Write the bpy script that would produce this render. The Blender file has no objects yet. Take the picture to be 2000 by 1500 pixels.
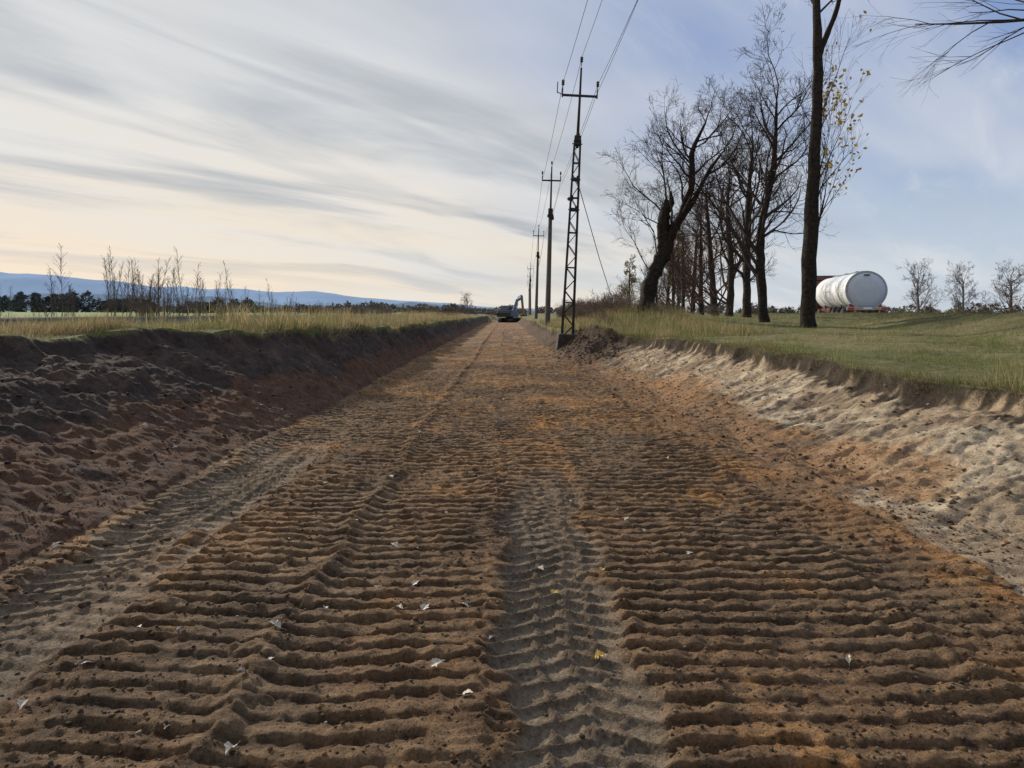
import bpy, math, random
import numpy as np
from mathutils import Vector, Matrix, Quaternion

random.seed(7)
rng = np.random.default_rng(11)
scene = bpy.context.scene
col = scene.collection

# ------------------------------------------------------------ noise
def vn(x, y, seed=0):
    xi = np.floor(x).astype(np.int64); yi = np.floor(y).astype(np.int64)
    fx = x - xi; fy = y - yi
    fx = fx*fx*(3-2*fx); fy = fy*fy*(3-2*fy)
    def h(a, b):
        v = (a*374761393 + b*668265263 + seed*982451653) & 0xffffffff
        v = ((v ^ (v >> 13))*1274126177) & 0xffffffff
        v = v ^ (v >> 16)
        return v/4294967295.0
    a = h(xi, yi); b = h(xi+1, yi); c = h(xi, yi+1); d = h(xi+1, yi+1)
    return (a*(1-fx)+b*fx)*(1-fy) + (c*(1-fx)+d*fx)*fy

def fbm(x, y, o=4, seed=0):
    s = 0; a = .5; t = 0
    for i in range(o):
        s = s + a*vn(x, y, seed+i*17); t += a
        x = x*2.03+13.1; y = y*2.03+7.7; a *= .55
    return s/t

def sm(t):
    t = np.clip(t, 0, 1)
    return t*t*(3-2*t)

def ip(y, tab):
    return np.interp(y, [a for a, b in tab], [b for a, b in tab])

# ------------------------------------------------------------ terrain
TOE_L = [(-5,-2.95),(10,-3.0),(40,-3.0),(120,-3.1)]
TOP_L = [(-5,-7.6),(5,-7.3),(9,-6.3),(12,-4.9),(15,-4.15),(25,-3.9),(60,-3.8),(130,-3.8)]
H_L   = [(-5,1.34),(9,1.34),(14,1.24),(25,1.12),(50,1.1),(130,1.1)]
TOE_R = [(-5,2.8),(8,2.85),(12,2.9),(17,2.85),(21,2.3),(25,1.95),(60,2.0),(130,2.2)]
TOP_R = [(-5,5.7),(7.5,5.35),(12,5.05),(18,4.75),(21.5,4.4),(24,3.0),(30,2.6),(60,2.7),(130,3.1)]
H_R   = [(-5,.72),(7.5,.76),(12,.9),(20,.92),(26,.72),(40,.75),(60,.9),(130,1.0)]
PL_R  = [(-5,.8),(8,.84),(15,.98),(25,1.1),(31,1.38),(60,1.45),(150,1.35),(1000,1.0)]

LANE_B = np.array([-9,-2.78,-2.05,-1.12,-.10,.0,.60,1.28,2.12,9.])
LPH = [0,.1,.37,.0,.35,.2,.62,.15,.45]
LTL = [0,0,.05,-.03,.02,0,-.04,.02,.06]
PITCH = .150

def road_detail(x, y):
    xw = x + (vn(y*.28, y*0+3.3, 5)-.5)*.18 + (vn(y*2.1, y*0, 6)-.5)*.10 + (vn(y*7, y*0, 7)-.5)*.06
    lane = np.clip(np.searchsorted(LANE_B, xw) - 1, 0, 8)
    ph = np.array(LPH)[lane]; tl = np.array(LTL)[lane]
    yw = y + tl*x + (fbm(x*.7, y*.35, 2, 9)-.5)*.12 + (fbm(x*3.0, y*1.5, 3, 10)-.5)*.030 + (fbm(x*15, y*15, 2, 11)-.5)*.026
    f = np.mod(yw/PITCH + ph, 1.0); bar = np.floor(yw/PITCH+ph)
    w1 = .48+.20*(vn(x*2.2, bar*2.7, 15)-.5)
    saw = sm(f/.15)*(1-sm((f-w1)/(1-w1)))
    amp = .018+.036*sm(fbm(x*1.4+3, y*.9, 3, 12)*1.6-.3)
    brk = sm((fbm(x*4.2+lane*5.3, bar*3.7, 2, 14)-.24)*6)
    amp = amp*(.30+.70*brk)
    ov = sm((fbm(x*.8, y*.6, 2, 22)-.57)*6)
    f2 = np.mod((yw+.10*x)/PITCH*.95 + ph+.45, 1.0)
    saw2 = sm(f2/.18)*(1-sm((f2-.5)/.5))
    ridge = saw*(1-.5*ov)+.5*ov*saw2
    dz = (ridge-.5)*amp
    for b, hh, w in ((-1.12,.046,.07),(-.10,.010,.05),(.66,.012,.05),(1.28,.008,.05),(2.12,.024,.08)):
        dz = dz + hh*np.exp(-((xw-b)/w)**2)*np.clip(-.35+2.2*fbm(x*2, y*1.6, 3, 31+int(b*10)), 0, 2)
    n41 = fbm(x*.5+4, y*.4, 2, 41)
    e1 = (fbm(y*3, x*2, 3, 43)-.5)*.24
    ty1 = sm((xw+2.88+e1)/.10)*sm((-2.03-xw+e1)/.10)*sm((9.8-y+e1*6)/3.0)
    ty2 = sm((xw+.02+e1)/.09)*sm((.63-xw+e1)/.09)*sm((7.8-y+e1*8)/2.6)
    pt = fbm(x*1.8, y*1.2, 3, 45)
    tyre = np.maximum(ty1*(.82+.18*sm((n41-.35)*5)), ty2*(.76+.24*sm((n41-.35)*5)))*sm((pt-.16)*8)
    xc = np.where(xw < -1, -2.45, .31)
    wx = (fbm(x*4, y*2, 2, 52)-.5)*.04
    ax = np.abs(xw-xc)
    side = np.where(xw > xc, .5, 0)
    tt = (y + .40*ax + wx)/.150 + side
    fr = np.abs(np.mod(tt, 1.0)-.5)*.150
    rib = np.exp(-((.075-fr)/.0140)**2)
    ph2 = np.abs(np.mod(tt, 1.0)-.5)*2
    zg = np.exp(-((ax-.12-.045*ph2)/.014)**2)+np.exp(-((ax-.005-.03*ph2)/.014)**2)*.8
    ribs = np.clip(rib+zg*.8, 0, 1.1)
    dty = -.032 + ribs*(.014+.028*fbm(x*3.5, y*3.5, 2, 51)) + (vn(x*12, y*12, 54)-.5)*.003
    dz = dz*(1-tyre) + (dty+dz*.14)*tyre
    flat = sm((xw-2.05)/.3)
    dz = dz*(1-.60*flat)
    rough = (fbm(x*9, y*10, 3, 61)-.5)*.026 + (vn(x*34, y*34, 63)-.5)*.014 + (vn(x*21, y*21, 64)-.5)*.014
    clod = sm((vn(x*13, y*14, 65)-.78)*7)*.014
    dz = dz + (rough+clod)*(1-.86*tyre)
    dz = dz + (fbm(x*.6, y*.35, 3, 71)-.5)*.08
    return dz, ridge, tyre, ribs

def terrain(x, y, want=False):
    eL = (fbm(y*.45, y*0+1, 3, 81)-.5)
    eR = (fbm(y*.5, y*0+5, 3, 91)-.5)
    toeL = ip(y, TOE_L)+eL*.25+(vn(y*2.3, y*0, 82)-.5)*.10
    topL = ip(y, TOP_L)+(fbm(y*.9, y*0+8, 4, 84)-.5)*1.05+(vn(y*4.5, y*0, 85)-.5)*.22
    toeR = ip(y, TOE_R)+eR*.50+(vn(y*2.1, y*0, 92)-.5)*.14
    topR = ip(y, TOP_R)+(fbm(y*.7, y*0+2, 4, 94)-.5)*.80+(vn(y*2.7, y*0, 95)-.5)*.12
    hL = ip(y, H_L)+(fbm(y*.7+x*.3, y*0, 3, 86)-.5)*.26; hR = ip(y, H_R)+(fbm(y*.8, y*0, 3, 97)-.5)*.12
    floor = 1.0*sm((y-132)/14)
    bumpy = (fbm(x*.35, y*.35, 3, 101)-.5)
    tL = np.clip((toeL-x)/(toeL-topL), 0, 1)
    zL = floor + (hL-floor)*(.90*tL**.80+.10*sm((tL-.9)/.09))
    u = sm((topL-x)/2.5)
    plat = 1.30+.0*y
    zl2 = hL+(plat-hL)*u
    far = sm((-10.9-x)/3.5)
    field = .86 + 2.1*np.clip((np.hypot(x, y)-60)/500, 0, 1) + bumpy*.2
    zl2 = zl2*(1-far)+field*far
    tR = np.clip((x-toeR)/(topR-toeR), 0, 1)
    prof = .80*(.70*tR+.30*tR**2)+.20*sm((tR-.92)/.07)
    zR = floor + (hR-floor)*prof
    pl = ip(y, PL_R)
    v = sm((x-topR)/4.5)
    zr2 = hR+(pl-hR)*v
    zr2 = zr2 + .42*np.exp(-(((x-6.0)/2.2)**2+((y-31)/4.0)**2)) + .30*np.exp(-(((x-4.4)/1.7)**2+((y-34)/7.0)**2))
    xf = 9.6+(y-12)*.2
    xc = xf+3.4
    crest = 1.62+.0*y
    e = sm((x-xf)/3.4)
    em = sm((170-y)/60)
    zr2 = zr2+(crest-zr2)*e*em
    dn = sm((x-xc-.5)/2.0)
    zr2 = zr2*(1-dn*em)+.90*dn*em
    zr2 = zr2 + .6*sm((np.hypot(x,y)-70)/400)
    z = np.where(x < toeL, np.where(x < topL, zl2, zL), np.where(x > toeR, np.where(x > topR, zr2, zR), floor))
    inroad = sm((x-toeL)/.35+.2)*sm((toeR-x)/.35+.2)
    near = sm((70-y)/30)
    rd, ridge, tyre, ribs = road_detail(x, y)
    mid = sm((130-y)/20)
    z = z + rd*inroad*mid
    bl = np.sin(np.clip(tL, 0, 1)*np.pi)**.5*(x < toeL+.02)
    br = np.sin(np.clip(tR, 0, 1)*np.pi)**.5*(x > toeR-.02)
    r1 = 1-np.abs(2*fbm(x*3.1+y*.5, y*2.9-x*.9, 3, 115)-1)
    z = z + bl*((fbm(x*.9+y*.4, y*.6-x*.5, 4, 111)-.5)*.34 + (r1-.75)*.09 + (fbm(x*1.4-y*.8, y*7+x*3, 4, 117)-.5)*.10 + (fbm(x*8, y*8, 3, 113)-.5)*.09 + (vn(x*20,y*20,119)-.5)*.030)
    r2 = 1-np.abs(2*fbm(x*2.0+y*1.1, y*3.4-x*1.6, 3, 127)-1)
    z = z + br*((fbm(x*.9, y*1.0, 4, 121)-.5)*.22 + (r2-.75)*.035 + (fbm(x*1.2+y*.9, y*7-x*4, 4, 123)-.5)*.10+ (fbm(x*8, y*8, 3, 125)-.5)*.060+ (vn(x*20,y*20,129)-.5)*.024)
    lump = np.exp(-(((x-2.75)/.85)**2+((y-23.6)/2.8)**2))
    z = z + lump*(.05+.75*fbm(x*2.4, y*1.6, 4, 131))*.95
    lump2 = np.exp(-(((x-2.35)/.60)**2+((y-26.8)/1.5)**2))
    z = z + lump2*.20
    toe = np.exp(-((x-toeL-.05)/.22)**2)+np.exp(-((x-toeR+.1)/.3)**2)
    z = z + toe*.09*fbm(x*4, y*2.5, 3, 141)*mid
    gr = ((x < topL) | (x > topR))
    z = z + gr*((fbm(x*1.2, y*1.2, 3, 151)-.5)*.14)*near
    if not want:
        return z
    return z, dict(toeL=toeL, topL=topL, toeR=toeR, topR=topR, tL=tL, tR=tR, ridge=ridge, tyre=tyre, ribs=ribs, e=e, em=em, far=far, inroad=inroad, xf=xf, dn=dn, rd=rd, r1=r1, r2=r2)

def hz(x, y):
    return float(terrain(np.array([float(x)]), np.array([float(y)]))[0])

def seg(a, b, d):
    return np.arange(a, b-1e-6, d)
def geo(a, b, n):
    return np.geomspace(a, b, n)
xs = np.concatenate([-geo(4500, 14.2, 44), seg(-14, -7.6, .20), seg(-7.6, -3.3, .042), seg(-3.3, 3.0, .0205),
                     seg(3.0, 6.0, .032), seg(6.0, 14, .2), geo(14, 4500, 46)])
ys = np.concatenate([seg(-4, 2.1, .3), seg(2.1, 6.0, .0100), seg(6.0, 12, .0175), seg(12, 22, .030), seg(22, 34, .050), seg(34, 70, .3),
                     seg(70, 150, 1.0), geo(150, 7000, 42)])
X, Y = np.meshgrid(xs, ys)
Xf = X.ravel(); Yf = Y.ravel()
Z, M = terrain(Xf, Yf, True)
C = np.zeros((len(Xf), 3))
def mixc(mask, c):
    global C
    m = np.clip(mask, 0, 1)[:, None]
    C = C*(1-m)+np.array(c)[None, :]*m
n1 = fbm(Xf*.55, Yf*.4, 4, 201); n2 = fbm(Xf*1.7, Yf*1.3, 4, 211); n3 = fbm(Xf*6, Yf*6, 3, 221)
n4 = fbm(Xf*.9+7, Yf*.25, 3, 231)
C[:] = (.180, .104, .053)
mixc(sm((n1-.50)*8)*.70, (.265, .142, .060))
mixc(sm((n2-.58)*9)*.85, (.370, .180, .060))
mixc(sm((n4-.51)*8)*.55, (.155, .112, .072))
mixc(sm((n2-.43)*-9)*.65, (.080, .052, .034))
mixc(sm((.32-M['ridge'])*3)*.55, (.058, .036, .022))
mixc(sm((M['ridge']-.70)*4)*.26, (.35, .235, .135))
mixc(sm((n3-.55)*6)*.28, (.27, .18, .105))
mixc(sm((.42-n3)*8)*.35, (.060, .040, .027))
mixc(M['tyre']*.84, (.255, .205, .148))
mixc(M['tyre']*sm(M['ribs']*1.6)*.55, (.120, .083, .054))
mixc(M['tyre']*sm((n3-.55)*8)*.30, (.15, .108, .072))
mixc(sm((Xf-1.75)/.5)*.6*sm((n1-.3)*4), (.245, .140, .070))
# left bank
bl = (Xf < M['toeL'])
mixc(bl*1.0, (.130, .068, .040))
mixc(bl*sm((M['tL']-.26+(n2-.5)*.7)*7), (.064, .046, .039))
mixc(bl*sm((n3-.55)*9)*.38, (.125, .094, .073))
mixc(bl*sm((n2-.60)*9)*.4, (.135, .086, .056))
# right bank
br = (Xf > M['toeR'])*1.0
mixc(br, (.29, .170, .088))
thr = np.interp(Yf, [4, 8, 14], [.02, .14, .24])
wv = sm((M['tR']-thr+(n2-.5)*.7)*5)
mixc(br*wv*.85, (.42, .325, .220))
nb = fbm(Xf*1.3+Yf*.6, Yf*3-Xf*1.5, 4, 241)
nd = fbm(Xf*1.5-Yf*.6, Yf*2.4+Xf*1.2, 5, 245)
mixc(br*sm((nb-.50)*9)*wv*.80, (.58, .48, .34))
mixc(br*sm((nd-.53)*12)*sm((M['tR']-.08)*6)*.74, (.185, .135, .092))
mixc(br*sm((n3-.57)*12)*.45, (.15, .108, .075))
mixc(br*sm((n1-.55)*10)*sm((.62-M['tR'])*5)*.6, (.40, .215, .095))
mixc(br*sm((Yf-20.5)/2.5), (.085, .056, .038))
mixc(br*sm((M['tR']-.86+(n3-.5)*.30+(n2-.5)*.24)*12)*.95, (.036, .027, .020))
# grass ground
gl = (Xf < M['topL']+.05)*1.0; gR = (Xf > M['topR']-.01)*1.0
g = np.maximum(gl, gR)
mixc(g, (.130, .130, .050))
mixc(g*sm((n1-.48)*6)*.65, (.215, .180, .092))
mixc(gR*sm((n2-.50)*7)*.5, (.110, .135, .038))
mixc(gR*sm((n3-.56)*9)*.4, (.26, .215, .12))
mixc(gl*sm((1-np.abs(Xf+9.2)/1.7)*3)*.85, (.19, .165, .13))
mixc(gR*M['e']*M['em']*.65, (.072, .066, .030))  # shade of the embankment face painted into the ground colour
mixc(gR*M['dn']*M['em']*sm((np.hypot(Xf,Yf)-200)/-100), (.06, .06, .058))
mixc(gl*M['far'], (.125, .210, .050))
mixc(gl*M['far']*sm((n1-.5)*6+(.5-sm((Yf-60)/60)))*.7, (.15, .14, .065))
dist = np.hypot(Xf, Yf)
mixc(g*sm((dist-250)/1500)*.85, (.18, .22, .23))  # distance haze painted into the far ground as blue-grey
mixc(sm((Yf-134)/10)*(1-g), (.10, .10, .05))
lp = np.exp(-(((Xf-2.75)/1.0)**2+((Yf-23.8)/3.8)**2))
mixc(lp*1.2, (.066, .043, .030))
C *= (.86+.28*fbm(Xf*3.1, Yf*3.1, 3, 251))[:, None]

def grid_faces(nx, ny):
    i = np.arange(nx-1)[None, :]; j = np.arange(ny-1)[:, None]
    a = j*nx+i
    return np.stack([a, a+1, a+1+nx, a+nx], -1).reshape(-1, 4)

def np_mesh(name, V, F, mat, colors=None, smooth=True):
    me = bpy.data.meshes.new(name)
    k = F.shape[1]
    me.vertices.add(len(V)); me.vertices.foreach_set('co', V.astype(np.float32).ravel())
    me.loops.add(F.size); me.loops.foreach_set('vertex_index', F.astype(np.int32).ravel())
    me.polygons.add(len(F)); me.polygons.foreach_set('loop_start', (np.arange(len(F))*k).astype(np.int32))
    me.update(calc_edges=True)
    if smooth:
        me.polygons.foreach_set('use_smooth', np.ones(len(F), bool))
    if colors is not None:
        at = me.color_attributes.new('Col', 'FLOAT_COLOR', 'POINT')
        cc = np.ones((len(V), 4), np.float32); cc[:, :3] = colors
        at.data.foreach_set('color', cc.ravel())
    me.materials.append(mat)
    ob = bpy.data.objects.new(name, me); col.objects.link(ob)
    return ob

# ------------------------------------------------------------ materials
def newmat(name):
    m = bpy.data.materials.new(name); m.use_nodes = True
    nt = m.node_tree; b = nt.nodes['Principled BSDF']
    return m, nt, b

def simple(name, c, rough=.6, metal=0., var=.25, scale=8., bump=.0, c2=None, spec=.5):
    m, nt, b = newmat(name)
    b.inputs['Roughness'].default_value = rough; b.inputs['Metallic'].default_value = metal
    b.inputs['Specular IOR Level'].default_value = spec
    tc = nt.nodes.new('ShaderNodeTexCoord'); no = nt.nodes.new('ShaderNodeTexNoise')
    no.inputs['Scale'].default_value = scale; no.inputs['Detail'].default_value = 6
    nt.links.new(tc.outputs['Object'], no.inputs['Vector'])
    cr = nt.nodes.new('ShaderNodeValToRGB')
    cr.color_ramp.elements[0].position = .3; cr.color_ramp.elements[1].position = .7
    c2 = c2 or [min(1, v*(1+var)) for v in c]
    cr.color_ramp.elements[0].color = (*[v*(1-var) for v in c], 1); cr.color_ramp.elements[1].color = (*c2, 1)
    nt.links.new(no.outputs['Fac'], cr.inputs['Fac']); nt.links.new(cr.outputs['Color'], b.inputs['Base Color'])
    if bump:
        bp = nt.nodes.new('ShaderNodeBump'); bp.inputs['Strength'].default_value = bump; bp.inputs['Distance'].default_value = .03
        nt.links.new(no.outputs['Fac'], bp.inputs['Height']); nt.links.new(bp.outputs['Normal'], b.inputs['Normal'])
    return m

def attr_mat(name, rough=.9, noise=True, trans=False):
    m, nt, b = newmat(name)
    b.inputs['Roughness'].default_value = rough; b.inputs['Specular IOR Level'].default_value = .2
    a = nt.nodes.new('ShaderNodeVertexColor'); a.layer_name = 'Col'
    if noise:
        tc = nt.nodes.new('ShaderNodeTexCoord')
        n1 = nt.nodes.new('ShaderNodeTexNoise'); n1.inputs['Scale'].default_value = 48; n1.inputs['Detail'].default_value = 6; n1.inputs['Roughness'].default_value = .82
        n0 = nt.nodes.new('ShaderNodeTexNoise'); n0.inputs['Scale'].default_value = 7; n0.inputs['Detail'].default_value = 5; n0.inputs['Roughness'].default_value = .7
        vo = nt.nodes.new('ShaderNodeTexVoronoi'); vo.inputs['Scale'].default_value = 85
        for n in (n0, n1, vo): nt.links.new(tc.outputs['Object'], n.inputs['Vector'])
        ad = nt.nodes.new('ShaderNodeMath'); ad.operation = 'MULTIPLY_ADD'; ad.inputs[1].default_value = 1.6
        nt.links.new(n1.outputs['Fac'], ad.inputs[0]); nt.links.new(n0.outputs['Fac'], ad.inputs[2])
        mr = nt.nodes.new('ShaderNodeMapRange'); mr.inputs['From Min'].default_value = .98; mr.inputs['From Max'].default_value = 1.62
        mr.inputs['To Min'].default_value = .36; mr.inputs['To Max'].default_value = 1.74
        nt.links.new(ad.outputs[0], mr.inputs['Value'])
        mx = nt.nodes.new('ShaderNodeVectorMath'); mx.operation = 'SCALE'
        nt.links.new(a.outputs['Color'], mx.inputs[0]); nt.links.new(mr.outputs[0], mx.inputs['Scale'])
        nt.links.new(mx.outputs[0], b.inputs['Base Color'])
        h = nt.nodes.new('ShaderNodeMath'); h.operation = 'MULTIPLY_ADD'; h.inputs[1].default_value = -.30
        nt.links.new(vo.outputs['Distance'], h.inputs[0]); nt.links.new(n1.outputs['Fac'], h.inputs[2])
        bp = nt.nodes.new('ShaderNodeBump'); bp.inputs['Strength'].default_value = 1.0; bp.inputs['Distance'].default_value = .034
        nt.links.new(h.outputs[0], bp.inputs['Height']); nt.links.new(bp.outputs['Normal'], b.inputs['Normal'])
    else:
        nt.links.new(a.outputs['Color'], b.inputs['Base Color'])
        if trans:
            t = nt.nodes.new('ShaderNodeBsdfTranslucent'); mxs = nt.nodes.new('ShaderNodeMixShader'); mxs.inputs[0].default_value = .4
            nt.links.new(a.outputs['Color'], t.inputs['Color'])
            nt.links.new(b.outputs[0], mxs.inputs[1]); nt.links.new(t.outputs[0], mxs.inputs[2])
            nt.links.new(mxs.outputs[0], nt.nodes['Material Output'].inputs['Surface'])
    return m

m_soil = attr_mat('soil_and_turf', .95)
m_grass = attr_mat('grass_blades', .8, noise=False, trans=True)
m_stone = attr_mat('stones_and_clods', .9)
m_bark = simple('bark', (.022, .017, .014), .95, var=.6, scale=10, bump=1.0, spec=.2)
m_bark2 = simple('bark_grey', (.034, .027, .022), .95, var=.5, scale=10, bump=1.0, spec=.2)
m_twig = simple('twigs', (.042, .032, .028), .9, var=.25, scale=3, spec=.2)
m_twigr = simple('twigs_reddish', (.074, .044, .036), .9, var=.25, scale=3, spec=.2)
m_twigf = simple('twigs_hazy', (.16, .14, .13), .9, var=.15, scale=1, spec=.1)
m_leafy = simple('yellow_leaves', (.46, .30, .035), .7, var=.35, scale=2, c2=(.64, .46, .07))
m_leafd = simple('dry_foliage', (.30, .23, .07), .8, var=.35, scale=1)
m_steel = simple('weathered_steel', (.026, .022, .022), .7, .1, var=.35, scale=6, spec=.25)
m_conc = simple('concrete', (.085, .076, .065), .9, var=.25, scale=5, bump=.3)
m_concd = simple('soiled_concrete', (.040, .032, .027), .95, var=.4, scale=5, bump=.5)
m_cer = simple('insulator_ceramic', (.04, .025, .02), .3, var=.15)
m_wire = simple('wire', (.08, .08, .09), .5, .3, var=.1)
m_rail = simple('rail_steel', (.26, .22, .19), .5, .2, var=.3, scale=3)
m_white = simple('white_paint', (.76, .78, .80), .32, var=.04, scale=2)
m_white_shaded = simple('white_paint_shaded', (.50, .56, .64), .4, var=.06, scale=2)  # white tank paint with the shade of the rear face in its colour
m_rim = simple('rim_metal', (.30, .34, .39), .4, .5, var=.15)
m_dark = simple('dark_metal', (.035, .035, .038), .55, .2, var=.3)
m_rubber = simple('rubber', (.025, .025, .025), .85, var=.3)
m_red = simple('dark_red_paint', (.075, .014, .013), .4, var=.2)
m_redt = simple('faded_red_paint', (.12, .04, .03), .5, var=.2)
m_lred = simple('red_lamp', (.45, .03, .02), .3, var=.1)
m_lor = simple('orange_lamp', (.75, .28, .04), .3, var=.1)
m_blue = simple('blue_grey_paint', (.060, .10, .16), .5, var=.25)
m_ora = simple('buff_orange_paint', (.26, .13, .07), .5, var=.25)
m_glass = simple('window_glass', (.03, .04, .05), .1, var=.1)
m_weed = simple('dry_weed', (.120, .092, .066), .9, var=.35, scale=4)
m_shrub = simple('shrub_twigs', (.115, .080, .055), .9, var=.35, scale=2)
m_leaf = simple('dead_leaf', (.40, .35, .28), .6, var=.40, scale=9)
m_leafyel = simple('dead_leaf_yellow', (.50, .33, .07), .6, var=.25, scale=9)
m_wood = simple('far_wood', (.055, .062, .060), .95, var=.3, scale=.15)  # far tones greyed, distance haze put into the colour
m_wood2 = simple('far_scrub', (.135, .115, .10), .95, var=.3, scale=.15)  # lightened and greyed the same way, haze painted in

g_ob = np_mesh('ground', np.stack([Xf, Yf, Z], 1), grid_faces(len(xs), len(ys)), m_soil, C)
g_ob['kind'] = 'structure'; g_ob['label'] = 'excavated brown earth roadway between soil banks and grassy fields'; g_ob['category'] = 'ground'

# ------------------------------------------------------------ mesh builder
class MB:
    def __init__(s): s.v = []; s.f = []
    def tube(s, pts, rads, n=6, cap=True):
        base = len(s.v); N = len(pts)
        for i, p in enumerate(pts):
            a = pts[max(0, i-1)]; b = pts[min(N-1, i+1)]
            t = (b-a)
            if t.length < 1e-9: t = Vector((0, 0, 1))
            t.normalize()
            ref = Vector((1, 0, 0)) if abs(t.x) < .8 else Vector((0, 1, 0))
            u = t.cross(ref).normalized(); w = t.cross(u)
            r = rads[i]
            for k in range(n):
                an = 2*math.pi*k/n
                s.v.append(p+(u*math.cos(an)+w*math.sin(an))*r)
        for i in range(N-1):
            for k in range(n):
                k2 = (k+1) % n
                s.f.append((base+i*n+k, base+i*n+k2, base+(i+1)*n+k2, base+(i+1)*n+k))
        if cap:
            s.f.append(tuple(base+k for k in range(n))[::-1])
            s.f.append(tuple(base+(N-1)*n+k for k in range(n)))
    def cyl(s, a, b, r, r2=None, n=10): s.tube([Vector(a), Vector(b)], [r, r if r2 is None else r2], n)
    def box(s, c, d, rot=None, taper=(1, 1)):
        base = len(s.v); c = Vector(c)
        for sx in (-1, 1):
            for sy in (-1, 1):
                for sz in (-1, 1):
                    tx, ty = taper if sz > 0 else (1, 1)
                    p = Vector((sx*d[0]/2*tx, sy*d[1]/2*ty, sz*d[2]/2))
                    if rot: p = rot @ p
                    s.v.append(c+p)
        for f in ((0,1,3,2),(4,6,7,5),(0,4,5,1),(2,3,7,6),(0,2,6,4),(1,5,7,3)):
            s.f.append(tuple(base+i for i in f))
    def prism(s, poly, x0, x1):   # poly in (y,z)
        base = len(s.v); n = len(poly)
        for x in (x0, x1):
            for (y, z) in poly: s.v.append(Vector((x, y, z)))
        s.f.append(tuple(base+i for i in range(n))); s.f.append(tuple(base+n+i for i in range(n))[::-1])
        for i in range(n):
            j = (i+1) % n
            s.f.append((base+i, base+n+i, base+n+j, base+j))
    def obj(s, name, mat, parent=None, smooth=False, bevel=0, mesh_only=False):
        me = bpy.data.meshes.new(name); me.from_pydata([tuple(v) for v in s.v], [], s.f)
        me.materials.append(mat)
        if smooth: me.polygons.foreach_set('use_smooth', [True]*len(me.polygons))
        me.update()
        if mesh_only: return me
        ob = bpy.data.objects.new(name, me); col.objects.link(ob)
        if parent: ob.parent = parent
        if bevel:
            md = ob.modifiers.new('b', 'BEVEL'); md.width = bevel; md.segments = 2
        return ob

def empty(name, loc, label, cat, group=None, rot=(0, 0, 0)):
    e = bpy.data.objects.new(name, None); col.objects.link(e)
    e.location = loc; e.rotation_euler = rot; e['label'] = label; e['category'] = cat
    e.empty_display_size = .2
    if group: e['group'] = group
    return e

def copy_thing(src, loc, rotz=0, sc=1, label=None):
    n = src.copy(); col.objects.link(n); n.location = loc
    n.rotation_euler = (0, 0, rotz); n.scale = (sc, sc, sc) if not isinstance(sc, tuple) else sc
    if label: n['label'] = label
    for c in [c for c in bpy.data.objects if c.parent == src]:
        k = c.copy(); col.objects.link(k); k.parent = n
    return n

# ------------------------------------------------------------ trees
def rv(rd): return Vector((rd.uniform(-1, 1), rd.uniform(-1, 1), rd.uniform(-1, 1)))

def grow(mb, p, d, L, r, lvl, nch, rd, up, tips, rmin=.007, wig=.28, spread=(26, 56)):
    maxl = len(nch)
    ns = 5 if lvl < 2 else 3
    pts = [p.copy()]; rads = [r]; dirs = [d.copy()]
    for i in range(ns):
        d = (d+rv(rd)*wig+Vector((0, 0, up))).normalized()
        p = p+d*(L/ns); pts.append(p.copy()); dirs.append(d.copy())
        rads.append(max(rmin*.75, r*(1-.78*(i+1)/ns)))
    mb.tube(pts, rads, 5 if lvl == 0 else (4 if lvl == 1 else 3), cap=False)
    if lvl >= maxl:
        tips.append((pts[-1], pts[-2])); return
    for c in range(nch[lvl]):
        t = rd.uniform(.18, 1.0); f = t*ns; i = min(ns-1, int(f)); q = pts[i].lerp(pts[i+1], f-i)
        dd = dirs[i+1]
        ax = dd.cross(rv(rd)).normalized()
        nd = Quaternion(ax, math.radians(rd.uniform(*spread))) @ dd
        rr = rads[i]*(1-(f-i))+rads[i+1]*(f-i)
        grow(mb, q, nd, L*rd.uniform(.38, .66)*(1.15-.45*t), max(rmin, rr*.55), lvl+1, nch, rd, up, tips, rmin, wig, spread)

def rough_trunk(mb, pts, trads, rd, wob=.22, sub=5, n=12, rj=.08):
    P = []; R = []
    N = len(pts)
    def cr(a, b, c, d, t):
        return .5*((2*b)+(c-a)*t+(2*a-5*b+4*c-d)*t*t+(3*b-a-3*c+d)*t*t*t)
    for i in range(N-1):
        for k in range(sub):
            t = k/sub
            q = cr(pts[max(0, i-1)], pts[i], pts[i+1], pts[min(N-1, i+2)], t); rr = trads[i]*(1-t)+trads[i+1]*t
            if P: q = q+Vector((rd.uniform(-1, 1), rd.uniform(-1, 1), 0))*rr*wob*.6
            P.append(q); R.append(rr*rd.uniform(1-rj, 1+rj))
    P.append(pts[-1]); R.append(trads[-1])
    b = len(mb.v)
    mb.tube(P, R, n)
    for i in range(len(P)):
        for k in range(n):
            v = mb.v[b+i*n+k]; mb.v[b+i*n+k] = P[i]+(v-P[i])*(1+rj*1.2*math.sin(k*2.1+i*.35)+rd.uniform(-rj, rj)*.7)
    return P, R

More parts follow.
